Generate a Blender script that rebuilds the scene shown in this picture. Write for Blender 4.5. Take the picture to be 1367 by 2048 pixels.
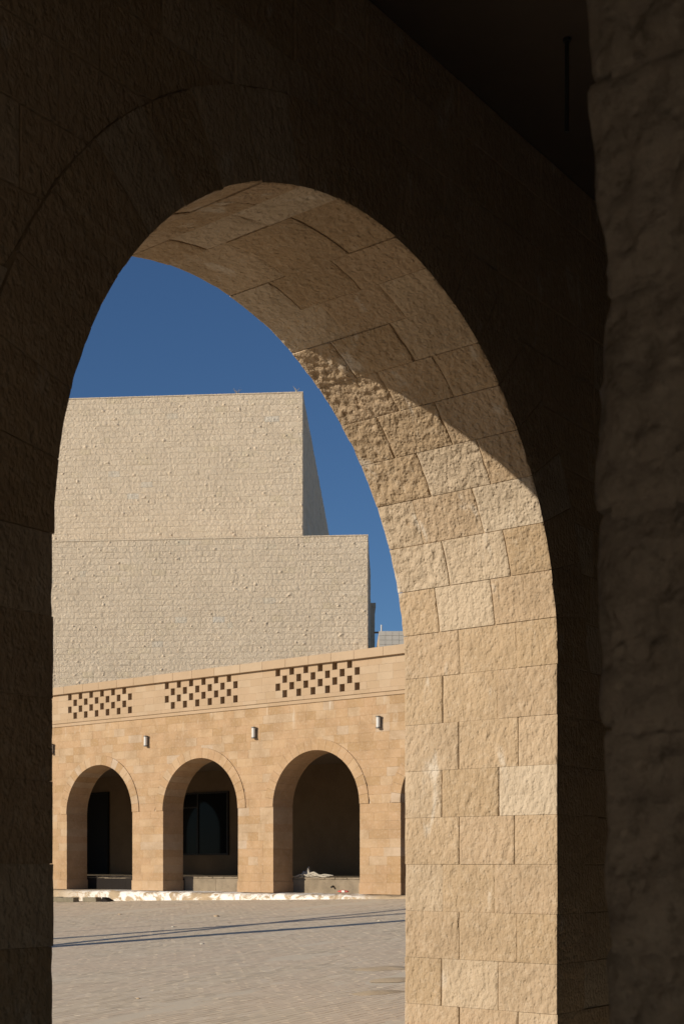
import bpy, math, random
from mathutils import Vector, noise
random.seed(7)
sc = bpy.context.scene
for o in list(bpy.data.objects): bpy.data.objects.remove(o)
col = sc.collection

# ------------------------------------------------------------------ camera, sky, sun, exposure
# world: X runs along the near wall, Y through the near arch into the courtyard, Z=0 is eye level
TH = 0.9174; FPX = 2598.7; Y0 = 1730.2
ST, CT = math.sin(TH), math.cos(TH)
cam_d = bpy.data.cameras.new('camera'); cam = bpy.data.objects.new('camera', cam_d); col.objects.link(cam)
cam_d.sensor_fit = 'VERTICAL'; cam_d.sensor_height = 36.0
cam_d.lens = FPX / 2048 * 36.0
cam_d.shift_y = (Y0 - 1024) / 2048
cam_d.clip_start = 0.05; cam_d.clip_end = 4000
cam.location = (0, 0, 0); cam.rotation_euler = (math.pi / 2, 0, -TH)
cam_d.dof.use_dof = True; cam_d.dof.focus_distance = 9.5; cam_d.dof.aperture_fstop = 11.0
sc.camera = cam
SUN_D = Vector((1.0, -0.48, -0.384)).normalized()          # direction the light travels
elev = math.asin(-SUN_D.z); azim = math.atan2(-SUN_D.x, -SUN_D.y)
w = bpy.data.worlds.new('World'); sc.world = w; w.use_nodes = True
nt = w.node_tree; bg = nt.nodes['Background']
sky = nt.nodes.new('ShaderNodeTexSky'); sky.sky_type = 'NISHITA'; sky.sun_disc = False
sky.sun_elevation = elev; sky.sun_rotation = azim; sky.altitude = 600; sky.air_density = 1.0; sky.dust_density = 0.0; sky.ozone_density = 6.0
nt.links.new(sky.outputs[0], bg.inputs[0]); bg.inputs[1].default_value = 0.08
sd = bpy.data.lights.new('sun', 'SUN'); sun = bpy.data.objects.new('sun', sd); col.objects.link(sun)
sd.energy = 5.0; sd.angle = math.radians(0.5); sd.color = (1.0, 0.90, 0.74)
sun.rotation_euler = SUN_D.to_track_quat('-Z', 'Y').to_euler(); sun.location = (-20, 20, 30)
sc.view_settings.view_transform = 'Standard'; sc.view_settings.look = 'None'
sc.view_settings.gamma = 1.0; sc.view_settings.use_curve_mapping = False
sc.view_settings.exposure = 0.0

def cam_to_world(rt, fw, z=0.0):
    return Vector((rt * CT + fw * ST, -rt * ST + fw * CT, z))

# ------------------------------------------------------------------ materials
def ramp(nt, stops):
    r = nt.nodes.new('ShaderNodeValToRGB'); e = r.color_ramp.elements
    while len(e) > 1: e.remove(e[-1])
    e[0].position = stops[0][0]; e[0].color = (*stops[0][1], 1)
    for p, c in stops[1:]:
        n = e.new(p); n.color = (*c, 1)
    return r

def mathn(nt, op, a, b=None, clamp=False):
    m = nt.nodes.new('ShaderNodeMath'); m.operation = op; m.use_clamp = clamp
    for i, v in enumerate((a, b)):
        if v is None: continue
        if isinstance(v, (int, float)): m.inputs[i].default_value = v
        else: nt.links.new(v, m.inputs[i])
    return m.outputs[0]

def mixc(nt, fac, a, b, mode='MIX'):
    m = nt.nodes.new('ShaderNodeMix'); m.data_type = 'RGBA'; m.blend_type = mode
    if isinstance(fac, (int, float)): m.inputs[0].default_value = fac
    else: nt.links.new(fac, m.inputs[0])
    for i, v in ((6, a), (7, b)):
        if isinstance(v, tuple): m.inputs[i].default_value = (*v, 1)
        else: nt.links.new(v, m.inputs[i])
    return m.outputs[2]

def noisen(nt, vec, scale, detail=4, rough=.55, dist=0.0):
    n = nt.nodes.new('ShaderNodeTexNoise'); n.inputs['Scale'].default_value = scale
    n.inputs['Detail'].default_value = detail; n.inputs['Roughness'].default_value = rough; n.inputs['Distortion'].default_value = dist
    nt.links.new(vec, n.inputs['Vector']); return n.outputs['Fac']

def mapn(nt, vec, scale=(1, 1, 1), rot=(0, 0, 0), loc=(0, 0, 0)):
    m = nt.nodes.new('ShaderNodeMapping'); nt.links.new(vec, m.inputs[0])
    m.inputs['Scale'].default_value = scale; m.inputs['Rotation'].default_value = rot; m.inputs['Location'].default_value = loc
    return m.outputs[0]

def smooth(nt, v, a, b):
    m = nt.nodes.new('ShaderNodeMapRange'); m.interpolation_type = 'SMOOTHSTEP'
    nt.links.new(v, m.inputs[0]); m.inputs[1].default_value = a; m.inputs[2].default_value = b
    return m.outputs[0]

def new_mat(name):
    m = bpy.data.materials.new(name); m.use_nodes = True
    nt = m.node_tree; b = nt.nodes['Principled BSDF']; b.inputs['Roughness'].default_value = .9
    b.inputs['Specular IOR Level'].default_value = .2
    geo = nt.nodes.new('ShaderNodeNewGeometry'); oi = nt.nodes.new('ShaderNodeObjectInfo')
    rnd = mathn(nt, 'FRACT', mathn(nt, 'ADD', oi.outputs['Random'], geo.outputs['Random Per Island']))
    return m, nt, b, geo.outputs['Position'], rnd

def bump(nt, b, h, strength, dist):
    n = nt.nodes.new('ShaderNodeBump'); n.inputs['Strength'].default_value = strength; n.inputs['Distance'].default_value = dist
    nt.links.new(h, n.inputs['Height']); nt.links.new(n.outputs[0], b.inputs['Normal'])

def stone_mat(name, stops, mottle=.35, mscale=2.5, chisel=0.0, pits=0.0, fine=.3, dist=.01, stain=None, grain=0.0, gscale=(7, 7, 5)):
    m, nt, b, pos, rnd = new_mat(name)
    r = ramp(nt, stops); nt.links.new(rnd, r.inputs[0]); c = r.outputs[0]
    n1 = noisen(nt, pos, mscale, 6, .6, .3)
    c = mixc(nt, mathn(nt, 'MULTIPLY', smooth(nt, n1, .35, .7), mottle), c, tuple(x * .72 for x in stops[0][1]))
    n2 = noisen(nt, pos, mscale * 9, 5, .65)
    c = mixc(nt, mathn(nt, 'MULTIPLY', smooth(nt, n2, .45, .75), mottle * .7), c, tuple(min(1, x * 1.2) for x in stops[-1][1]))
    if grain:                                                # weathered pits in the rock face
        gn = noisen(nt, mapn(nt, pos, gscale), 1.0, 6, .75, .3)
        c = mixc(nt, mathn(nt, 'MULTIPLY', smooth(nt, gn, .52, .72), grain), c, tuple(x * .55 for x in stops[0][1]))
    if stain:                                                # pale lime runs and mortar smears
        sv = noisen(nt, mapn(nt, pos, stain['scale']), 1.0, 5, .6, .4)
        f = smooth(nt, sv, stain['t'], stain['t'] + .12)
        if 'z' in stain:
            sx = nt.nodes.new('ShaderNodeSeparateXYZ'); nt.links.new(pos, sx.inputs[0])
            f = mathn(nt, 'MULTIPLY', f, smooth(nt, sx.outputs[2], *stain['z']))
        c = mixc(nt, mathn(nt, 'MULTIPLY', f, stain.get('f', .6)), c, stain['c'])
    nt.links.new(c, b.inputs['Base Color'])
    h = mathn(nt, 'MULTIPLY', noisen(nt, pos, 120 if fine < 1 else 8, 7, .8), fine)
    if chisel:
        a = noisen(nt, mapn(nt, pos, (42, 44, 24), (math.radians(28), math.radians(10), 0)), 1.0, 2, .5, .25)
        h = mathn(nt, 'ADD', h, mathn(nt, 'MULTIPLY', a, chisel))
    if pits:
        v = nt.nodes.new('ShaderNodeTexVoronoi'); v.inputs['Scale'].default_value = 48; nt.links.new(pos, v.inputs['Vector'])
        h = mathn(nt, 'ADD', h, mathn(nt, 'MULTIPLY', smooth(nt, v.outputs['Distance'], 0.05, .5), pits))
    bump(nt, b, h, .8, dist)
    return m

M = {}
NEAR = [(0, (0.387, 0.280, 0.174)), (.3, (0.433, 0.318, 0.205)), (.6, (0.415, 0.304, 0.200)), (.8, (0.461, 0.356, 0.246)), (1, (0.515, 0.423, 0.318))]
M['near'] = stone_mat('chiselled_sandstone', NEAR, .45, 3.0, chisel=1.2, pits=.25, fine=.12, dist=.014,
                      stain=dict(scale=(5, 7, 2.2), t=.60, c=(.62, .56, .48), f=.55))
FARS = [(0, (0.372, 0.239, 0.124)), (.25, (0.437, 0.286, 0.162)), (.5, (0.419, 0.272, 0.157)), (.75, (0.465, 0.315, 0.184)), (.93, (0.446, 0.320, 0.205)), (1, (0.465, 0.363, 0.270))]
M['far'] = stone_mat('honed_sandstone', FARS, .5, 1.6, fine=.15, dist=.004,
                     stain=dict(scale=(2.5, 2.5, .55), t=.57, c=(.62, .55, .45), z=(3.6, 4.8), f=.55))
M['far_trim'] = stone_mat('trim_sandstone', [(0, (0.408, 0.291, 0.182)), (.5, (0.433, 0.307, 0.197)), (1, (0.457, 0.342, 0.230))], .25, 1.5, fine=.12, dist=.003)
TOW = [(0, (0.686, 0.558, 0.412)), (.3, (0.724, 0.592, 0.440)), (.6, (0.706, 0.577, 0.426)), (.9, (0.734, 0.605, 0.453)), (.975, (0.667, 0.545, 0.384)), (1, (0.676, 0.601, 0.496))]
M['tower'] = stone_mat('rock_faced_limestone', TOW, .25, .7, fine=1.5, dist=.075, grain=.7)
M['pier'] = stone_mat('rock_faced_dark_stone', [(0, (.42, .36, .30)), (1, (.52, .45, .38))], .6, 14, chisel=.9, pits=.6, fine=.9, dist=.03, grain=.9, gscale=(34, 34, 30))
M['mortar'] = stone_mat('mortar', [(0, (.42, .31, .20)), (1, (.45, .335, .22))], .3, 4, fine=.5, dist=.004)
M['white_mortar'] = stone_mat('pale_mortar', [(0, (.60, .49, .36)), (1, (.62, .51, .38))], .2, 4, fine=.5, dist=.004)
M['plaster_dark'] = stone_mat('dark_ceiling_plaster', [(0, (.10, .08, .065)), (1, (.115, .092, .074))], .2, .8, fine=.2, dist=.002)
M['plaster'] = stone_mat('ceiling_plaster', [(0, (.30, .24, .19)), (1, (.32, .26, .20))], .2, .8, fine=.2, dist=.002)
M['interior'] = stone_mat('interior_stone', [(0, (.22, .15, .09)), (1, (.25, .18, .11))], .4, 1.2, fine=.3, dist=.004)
M['concrete'] = stone_mat('rough_concrete', [(0, (.24, .19, .132)), (.5, (.27, .215, .15)), (1, (.295, .235, .168))], .7, 3.5, fine=.8, dist=.01)
M['floor'] = stone_mat('dusty_floor_slab', [(0, (.50, .42, .31)), (1, (.54, .45, .34))], .4, 2, fine=.5, dist=.005)
M['block'] = stone_mat('grey_block', [(0, (.19, .165, .115)), (1, (.23, .195, .14))], .6, 6, fine=.6, dist=.01)
M['drift'] = stone_mat('tan_sand', [(0, (.50, .385, .255)), (1, (.53, .41, .275))], .25, 5, fine=.5, dist=.006)
M['shade_and_dark_slab'] = stone_mat('shade_and_dark_slab', [(0, (.016, .012, .010)), (1, (.02, .015, .012))], .4, 4, fine=.8, dist=.01)  # near black; paints shade into the left floor edges, and colours the broken slab
M['grey_panel'] = stone_mat('grey_cladding', [(0, (.50, .465, .41)), (1, (.54, .50, .445))], .15, .5, fine=.05, dist=.002)

def plain(name, c, rough=.5, metal=0.0, spec=.5):
    m, nt, b, pos, rnd = new_mat(name)
    n = noisen(nt, pos, 14, 4)
    nt.links.new(mixc(nt, mathn(nt, 'MULTIPLY', n, .5), c, tuple(x * .75 for x in c)), b.inputs['Base Color'])
    b.inputs['Roughness'].default_value = rough; b.inputs['Metallic'].default_value = metal; b.inputs['Specular IOR Level'].default_value = spec
    return m
M['dark_metal'] = plain('dark_metal', (.05, .045, .04), .5, .6)
M['black'] = plain('black_door_paint', (.012, .011, .010), .45)
M['opal'] = plain('opal_diffuser', (.62, .60, .56), .35)
M['lamp_grey'] = plain('grey_painted_metal', (.16, .15, .14), .5, .3)
M['cloth'] = plain('dusty_cloth', (.50, .45, .37), .95, 0, .1)
M['red'] = plain('red_print', (.55, .10, .08), .6)
M['packet'] = plain('packet_white', (.75, .68, .62), .6)
M['pole'] = plain('weathered_pole', (.18, .16, .14), .7)
M['cable'] = plain('black_cable', (.03, .03, .03), .6)
M['straw'] = plain('dry_straw', (.42, .33, .18), .9)
g = bpy.data.materials.new('window_glass'); g.use_nodes = True; gb = g.node_tree.nodes['Principled BSDF']
gb.inputs['Base Color'].default_value = (.012, .013, .014, 1); gb.inputs['Roughness'].default_value = .04; gb.inputs['Specular IOR Level'].default_value = .06
M['glass'] = g
# paving: grey-tan pavers under blown dust
def paver_mat():
    m, nt, b, pos, rnd = new_mat('dusty_concrete_pavers')
    r = ramp(nt, [(0, (0.541, 0.445, 0.326)), (.35, (0.634, 0.520, 0.379)), (.7, (0.655, 0.540, 0.394)), (1, (0.686, 0.575, 0.437))]); nt.links.new(rnd, r.inputs[0])
    d = noisen(nt, mapn(nt, pos, (.35, .8, 1), (0, 0, .3)), 1.0, 7, .62, .6)
    c = mixc(nt, mathn(nt, 'MULTIPLY', smooth(nt, d, .43, .60), .75), r.outputs[0], (.66, .525, .385))
    e = noisen(nt, pos, 2.6, 6, .7, .3)
    c = mixc(nt, mathn(nt, 'MULTIPLY', smooth(nt, e, .55, .72), .55), c, (.46, .375, .28))
    st = noisen(nt, mapn(nt, pos, (1.6, 13, 1), (0, 0, 0)), 1.0, 5, .65)
    c = mixc(nt, mathn(nt, 'MULTIPLY', smooth(nt, st, .56, .72), .35), c, (.40, .35, .28))
    nt.links.new(c, b.inputs['Base Color'])
    bump(nt, b, mathn(nt, 'ADD', noisen(nt, pos, 25, 6, .7), mathn(nt, 'MULTIPLY', noisen(nt, pos, 3, 4), .6)), .2, .006)
    return m
M['paver'] = paver_mat()
M['sand'] = stone_mat('joint_sand', [(0, (.64, .54, .405)), (1, (.65, .55, .415))], .10, 3, fine=.4, dist=.004)
def lime_mat():
    m, nt, b, pos, rnd = new_mat('lime_splashed_kerb')
    sx = nt.nodes.new('ShaderNodeSeparateXYZ'); nt.links.new(pos, sx.inputs[0])
    d = noisen(nt, mapn(nt, pos, (1, 2.0, 3)), 1.0, 8, .7, .8)
    n = noisen(nt, mapn(nt, pos, (.1, .35, .1)), 1.0, 2)
    f = smooth(nt, mathn(nt, 'ADD', d, mathn(nt, 'MULTIPLY', n, .35)), .60, .70)
    f = mathn(nt, 'MULTIPLY', f, mathn(nt, 'SUBTRACT', 1.0, smooth(nt, sx.outputs[1], 32.0, 35.0)))
    f = mathn(nt, 'MULTIPLY', f, smooth(nt, sx.outputs[1], 21.0, 22.5))
    base = mixc(nt, smooth(nt, noisen(nt, pos, 5, 6, .7), .4, .65), (.44, .33, .21), (.36, .27, .175))
    nt.links.new(mixc(nt, f, base, (.84, .79, .72)), b.inputs['Base Color'])
    bump(nt, b, noisen(nt, pos, 14, 7, .7), .7, .03)
    return m
M['lime'] = lime_mat()

# ------------------------------------------------------------------ mesh helpers
def mesh_obj(name, verts, faces, mat, parent=None, smooth_sh=False):
    me = bpy.data.meshes.new(name); me.from_pydata(verts, [], faces); me.update()
    me.materials.append(M[mat] if isinstance(mat, str) else mat)
    if smooth_sh: me.polygons.foreach_set('use_smooth', [True] * len(me.polygons))
    o = bpy.data.objects.new(name, me); col.objects.link(o)
    if parent: o.parent = parent
    return o

def tag(o, label=None, cat=None, group=None, kind=None):
    if label: o['label'] = label
    if cat: o['category'] = cat
    if group: o['group'] = group
    if kind: o['kind'] = kind
    return o

def thing(name, label, cat, group=None):
    o = bpy.data.objects.new(name, None); col.objects.link(o); return tag(o, label, cat, group)

class MB:
    def __init__(s): s.v = []; s.f = []
    def add(s, v, f):
        n = len(s.v); s.v += [tuple(p) for p in v]; s.f += [tuple(i + n for i in q) for q in f]; return s
    def box(s, a, b):
        (x0, y0, z0), (x1, y1, z1) = a, b
        return s.add([(x0, y0, z0), (x1, y0, z0), (x1, y1, z0), (x0, y1, z0), (x0, y0, z1), (x1, y0, z1), (x1, y1, z1), (x0, y1, z1)],
                     [(0, 3, 2, 1), (4, 5, 6, 7), (0, 1, 5, 4), (1, 2, 6, 5), (2, 3, 7, 6), (3, 0, 4, 7)])
    def tube(s, pts, r, n=8, caps=True):
        pts = [Vector(p) for p in pts]; rr = r if isinstance(r, (list, tuple)) else [r] * len(pts); base = len(s.v)
        for i, p in enumerate(pts):
            t = (pts[min(i + 1, len(pts) - 1)] - pts[max(i - 1, 0)]).normalized()
            a = t.orthogonal().normalized() if abs(t.z) > .9 else t.cross(Vector((0, 0, 1))).normalized(); b = t.cross(a)
            for k in range(n):
                q = 2 * math.pi * k / n; s.v.append(tuple(p + rr[i] * (math.cos(q) * a + math.sin(q) * b)))
        for i in range(len(pts) - 1):
            for k in range(n):
                s.f.append((base + i * n + k, base + i * n + (k + 1) % n, base + (i + 1) * n + (k + 1) % n, base + (i + 1) * n + k))
        if caps:
            s.f.append(tuple(base + k for k in reversed(range(n)))); e = base + (len(pts) - 1) * n
            s.f.append(tuple(e + k for k in range(n)))
        return s
    def build(s, name, mat, parent=None, sm=False): return mesh_obj(name, s.v, s.f, mat, parent, sm)

def prism(poly, put, d0, d1, ch=0.0):
    """closed prism from a 2D outline (counter-clockwise); put(a, b, d) -> point; chamfered front at d0"""
    n = len(poly); cx = sum(p[0] for p in poly) / n; cy = sum(p[1] for p in poly) / n
    v = []; f = []; rings = []
    def ring(d, inset):
        s = len(v)
        for a, b in poly:
            l = math.hypot(a - cx, b - cy) or 1
            v.append(put(a - (a - cx) / l * inset, b - (b - cy) / l * inset, d))
        rings.append(s)
    sg = 1 if d1 > d0 else -1
    if ch: ring(d0, ch)
    ring(d0 + sg * ch, 0); ring(d1, 0)
    f.append(tuple(rings[0] + i for i in range(n))); f.append(tuple(rings[-1] + i for i in reversed(range(n))))
    for a, b in zip(rings, rings[1:]):
        for i in range(n):
            j = (i + 1) % n; f.append((a + i, b + i, b + j, a + j))
    return v, f

def above_circle(x0, x1, z0, z1, cx, cz, R, n=6):
    """outline of the part of a rectangle that lies outside an arch extrados"""
    if x1 <= cx - R or x0 >= cx + R or z0 >= cz + R: return [(x0, z0), (x1, z0), (x1, z1), (x0, z1)]
    xs = [x0 + (x1 - x0) * i / n for i in range(n + 1)]
    def low(x):
        t = R * R - (x - cx) ** 2
        return max(z0, cz + math.sqrt(t)) if t > 0 else z0
    if low(x0) >= z1 and low(x1) >= z1: return None
    if low(x0) >= z1 or low(x1) >= z1:                       # trim to where the curve crosses the top
        dx = math.sqrt(max(0, R * R - (z1 - cz) ** 2))
        if low(x0) >= z1: x0 = cx + dx
        else: x1 = cx - dx
        if x1 - x0 < .03: return None
        xs = [x0 + (x1 - x0) * i / n for i in range(n + 1)]
    b = [(x, min(low(x), z1 - .002)) for x in xs]
    pts = [b[0]]
    for i in range(1, n):
        if not (abs(b[i][1] - z0) < 1e-6 and abs(b[i - 1][1] - z0) < 1e-6 and abs(b[i + 1][1] - z0) < 1e-6): pts.append(b[i])
    pts.append(b[n])
    if z1 - b[n][1] > .01: pts.append((x1, z1))
    if z1 - b[0][1] > .01: pts.append((x0, z1))
    if len(pts) < 3: return None
    return pts

def put_near(a, b, d): return (a, d, b)                      # outline in X,Z ; extruded along Y
def put_far(a, b, d): return (d, a, b)                       # outline in Y,Z ; extruded along X

def relief(p, amp, seed, coarse):
    q = p + Vector((seed, seed * .7, -seed))
    h = noise.noise(q * 9) * .8 + noise.noise(Vector((q.x * 30, q.y * 30 + q.z * 11, q.z * 14))) * 1.25
    f1 = noise.voronoi(q * (30 - 8 * min(coarse, 1)))[0][0]
    h += (min(f1, .55) - .3) * 2.0 * (.6 + min(coarse, .9))
    if coarse > 1: h += noise.noise(q * 52) * 1.1 + abs(noise.noise(q * 15)) * 1.6 - .5
    return h * amp

def grid_block(name, fmap, dims, step, parent, mat, amp, coarse, seed, ustep=.05, corner=0.0):
    """a stone with a hewn face. fmap(u,v,w); u=0 is the main face, v=0 and v=1 the side faces, w=0,1 the bed joints."""
    nu = max(2, int(dims[0] / ustep)); nv = max(2, int(dims[1] / step)); nw = max(2, int(dims[2] / step))
    verts = []; faces = []; idx = {}
    def vert(i, j, k):
        key = (i, j, k)
        if key in idx: return idx[key]
        u, v, w_ = i / nu, j / nv, k / nw
        p = Vector(fmap(u, v, w_)); e = 1e-3
        dirs = []
        if i == 0: dirs.append((p - Vector(fmap(u + e, v, w_))).normalized())
        if j == 0: dirs.append((p - Vector(fmap(u, v + e, w_))).normalized())
        if j == nv: dirs.append((p - Vector(fmap(u, v - e, w_))).normalized())
        if dirs:
            dv = min(v, 1 - v) * dims[1]; dw = min(w_, 1 - w_) * dims[2]
            nrm = sum(dirs, Vector()).normalized()
            m = min(1.0, min(dw, dv if i == 0 else 1) / .022)
            h = relief(p, amp, seed, coarse) * (.2 + .8 * m)
            if dw < .004 or (dv < .004 and i == 0 and len(dirs) == 1): h = h - .0006
            if len(dirs) > 1: h = h * .8 - .003 - corner * max(0, noise.noise((p + Vector((seed, 0, 0))) * 14))
            p = p + nrm * h
        idx[key] = len(verts); verts.append(tuple(p)); return idx[key]
    for j in range(nv):
        for k in range(nw): faces.append((vert(0, j, k), vert(0, j + 1, k), vert(0, j + 1, k + 1), vert(0, j, k + 1)))
    for i in range(nu):
        for k in range(nw):
            faces.append((vert(i, 0, k), vert(i, 0, k + 1), vert(i + 1, 0, k + 1), vert(i + 1, 0, k)))
            faces.append((vert(i, nv, k), vert(i + 1, nv, k), vert(i + 1, nv, k + 1), vert(i, nv, k + 1)))
        for j in range(nv):
            faces.append((vert(i, j, 0), vert(i + 1, j, 0), vert(i + 1, j + 1, 0), vert(i, j + 1, 0)))
            faces.append((vert(i, j, nw), vert(i, j + 1, nw), vert(i + 1, j + 1, nw), vert(i + 1, j, nw)))
    o = mesh_obj(name, verts, faces, mat, parent, True)
    o.data.set_sharp_from_angle(angle=math.radians(42))
    return o

# ------------------------------------------------------------------ ground
def gz(x, y): return -1.50 + .0398 * (max(x, 4) - 6) - .021 * (y - 4)
mb = MB(); GX = [-400, 4, 60, 600]; GY = [-400, 4.2, 60, 800]
def gz_far(x, y): return gz(min(x, 60), min(max(y, 3), 60)) - .06
xs = [-500, -60, 4, 12, 20, 30, 40, 60, 300, 1500]; ys = [-500, -40, 3, 10, 20, 30, 45, 60, 300, 1500]
mb.add([(x, y, gz_far(x, y)) for x in xs for y in ys],
       [(i * 10 + j, (i + 1) * 10 + j, (i + 1) * 10 + j + 1, i * 10 + j + 1) for i in range(9) for j in range(9)])
ground = tag(mb.build('ground', 'sand'), kind='structure')
ground['label'] = 'dusty sand bed under the courtyard paving'

plaza = MB(); 
plaza.add([(x, y, gz(x, y) - .007) for x in (4.0, 29.25) for y in (4.3, 56.0)], [(0, 2, 3, 1)])
plaza = tag(plaza.build('plaza', 'sand'), 'courtyard paved with dusty grey tan brick pavers', kind='structure')
PL, PW, GAP = .20, .10, .007
def visible(x, y):
    fw = x * ST + y * CT; rt = x * CT - y * ST
    if fw < 8: return None
    px = 683.5 + FPX * rt / fw; py = Y0 - FPX * gz(x, y) / fw
    return px, py, fw
cand = []
ny = int((41 - 5.0) / PW)
for j in range(ny):
    y = 5.0 + j * PW
    off = (j % 2) * PL / 2
    for i in range(int((29.2 - 5) / PL)):
        x = 5 + off + i * PL
        if x > 29.1: continue
        v = visible(x, y)
        if v and -120 < v[0] < 1020 and v[1] < 2200: cand.append((v[2], x, y, 107 < v[0] < 808 and v[1] < 2046))
cand.sort()
def paver_geo(x, y, rs):
    a = rs.gauss(0, .00012); b = rs.gauss(0, .0005); h = rs.gauss(0, .0004); c = .0005
    P = lambda px, py, dz: (px, py, gz(px, py) + h - .014 * max(0, noise.noise(Vector((px * .35, py * .8, 4))) + .10 + .4 * noise.noise(Vector((px * 1.7, py * 3, 1)))) + a * (px - x) / .1 + b * (py - y) / .05 + dz)
    x0, x1, y0, y1 = x - PL / 2 + .0006, x + PL / 2 - .0006, y - PW / 2 + GAP / 2, y + PW / 2 - GAP / 2
    v = [P(x0 + c, y0 + c, 0), P(x1 - c, y0 + c, 0), P(x1 - c, y1 - c, 0), P(x0 + c, y1 - c, 0),
         P(x0, y0, -.0004), P(x1, y0, -.0004), P(x1, y1, -.0004), P(x0, y1, -.0004),
         P(x0, y0, -.03), P(x1, y0, -.03), P(x1, y1, -.03), P(x0, y1, -.03)]
    f = [(0, 1, 2, 3)]
    for s in (0, 4):
        for k in range(4): f.append((s + k, s + 4 + k, s + 4 + (k + 1) % 4, s + (k + 1) % 4))
    return v, f
rs = random.Random(3); single = 0; rest = MB()
for fw, x, y, vis in cand:
    v, f = paver_geo(x, y, rs)
    if vis and single < 300:
        single += 1; mesh_obj('paver', v, f, 'paver', plaza)
    else: rest.add(v, f)
o = rest.build('paver_field', 'paver', plaza); o['kind'] = 'stuff'

# ------------------------------------------------------------------ near arcade: wall with the big arch
YN, T = 3.1457, .937; YO = YN + T
XC, ZS, R, RO = 4.2723, 1.022, 1.6277, 1.95
XL, XR = XC - R, XC + R; C = .2545; FLOOR = -1.56; CEIL = 3.548
def ypx(px):
    q = (px - 683.5) / FPX
    return XR * (CT - q * ST) / (ST + q * CT)
near = thing('arcade_wall', 'dark sandstone arcade wall in shade with the large round arch framing the courtyard', 'wall')
# core of the wall, with the arch cut out
mb = MB(); e = .006; W0, W1 = -3.0, 14.0
mb.box((W0, YN + .009, FLOOR - .3), (XL - e, YO - .03, CEIL + .5)); mb.box((XR + e, YN + .009, FLOOR - .3), (W1, YO - .03, CEIL + .5))
n = 40
for i in range(n):
    a0, a1 = math.pi * (1 - i / n), math.pi * (1 - (i + 1) / n); Rc = R + e
    x0, x1 = XC + Rc * math.cos(a0), XC + Rc * math.cos(a1); z0, z1 = ZS + Rc * math.sin(a0), ZS + Rc * math.sin(a1)
    v, f = prism([(x0, z0), (x1, z1), (x1, CEIL + .5), (x0, CEIL + .5)], put_near, YN + .009, YO - .03); mb.add(v, f)
mb.build('mortar_core', 'mortar', near)
SPL = [[YN - .004, ypx(993), ypx(881), YO], [YN - .004, ypx(1030.5), ypx(917), YO]]
G = .0014
NC = 10
for k in range(NC):                                          # jamb stones, right side in sun, left side in shade
    z1 = ZS - k * C - .0001; z0 = z1 - C
    row = SPL[k % 2]; row = [row[0], row[1] + random.uniform(-.015, .015), row[2] + random.uniform(-.015, .015), row[3]]
    for a, b in zip(row, row[1:]):
        sd_ = random.uniform(0, 50); dx = random.uniform(-.004, .004)
        dp = .30 if (k % 2 == 0) else .46
        fm = lambda u, v, w_, a=a, b=b, z0=z0, z1=z1, dx=dx, dp=dp: (XR + dx + u * dp, a + G / 2 + v * (b - a - G), z0 + G / 2 + w_ * (z1 - z0 - G))
        grid_block('stone', fm, (dp, b - a, C), .0085, near, 'near', random.uniform(.0028, .0052), random.choice((.0, .1, .3)), sd_, corner=.004)
        fm = lambda u, v, w_, a=a, b=b, z0=z0, z1=z1, dx=dx, dp=dp: (XL + dx - u * dp, a + G / 2 + v * (b - a - G), z0 + G / 2 + w_ * (z1 - z0 - G))
        grid_block('stone', fm, (dp, b - a, C), .02, near, 'near', .004, .2, sd_ + 9, corner=.005)
JO = [0] + [8.3 * i for i in range(1, 11)] + [180 - 8.3 * i for i in range(10, 0, -1)] + [180]
RING_PROUD = .008
for i in range(len(JO) - 1):                                 # voussoirs, three deep
    p0, p1 = math.radians(JO[i]), math.radians(JO[i + 1]); gm = .0036 / R / 2
    row = SPL[(i + 1) % 2]; row = [row[0], row[1] + random.uniform(-.015, .015), row[2] + random.uniform(-.015, .015), row[3]]
    for n_, (a, b) in enumerate(zip(row, row[1:])):
        if n_ == 0: a = YN - RING_PROUD
        dr = random.uniform(-.003, .003); sd_ = random.uniform(0, 50); seen = JO[i] < 150
        co = .85 if (15 < JO[i] < 62 and n_ == 2) else random.choice((.1, .3, .45))
        am = .0055 if co > .6 else random.uniform(.0025, .004)
        fm = lambda u, v, w_, a=a, b=b, p0=p0, p1=p1, dr=dr: (
            XC + (R + dr + u * (RO - R)) * math.cos(p0 + gm + w_ * (p1 - p0 - 2 * gm)), a + G / 2 + v * (b - a - G),
            ZS + (R + dr + u * (RO - R)) * math.sin(p0 + gm + w_ * (p1 - p0 - 2 * gm)))
        grid_block('voussoir', fm, (RO - R, b - a, R * (p1 - p0)), .0085 if seen else .02, near, 'near', am, co, sd_, corner=.006)
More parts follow.
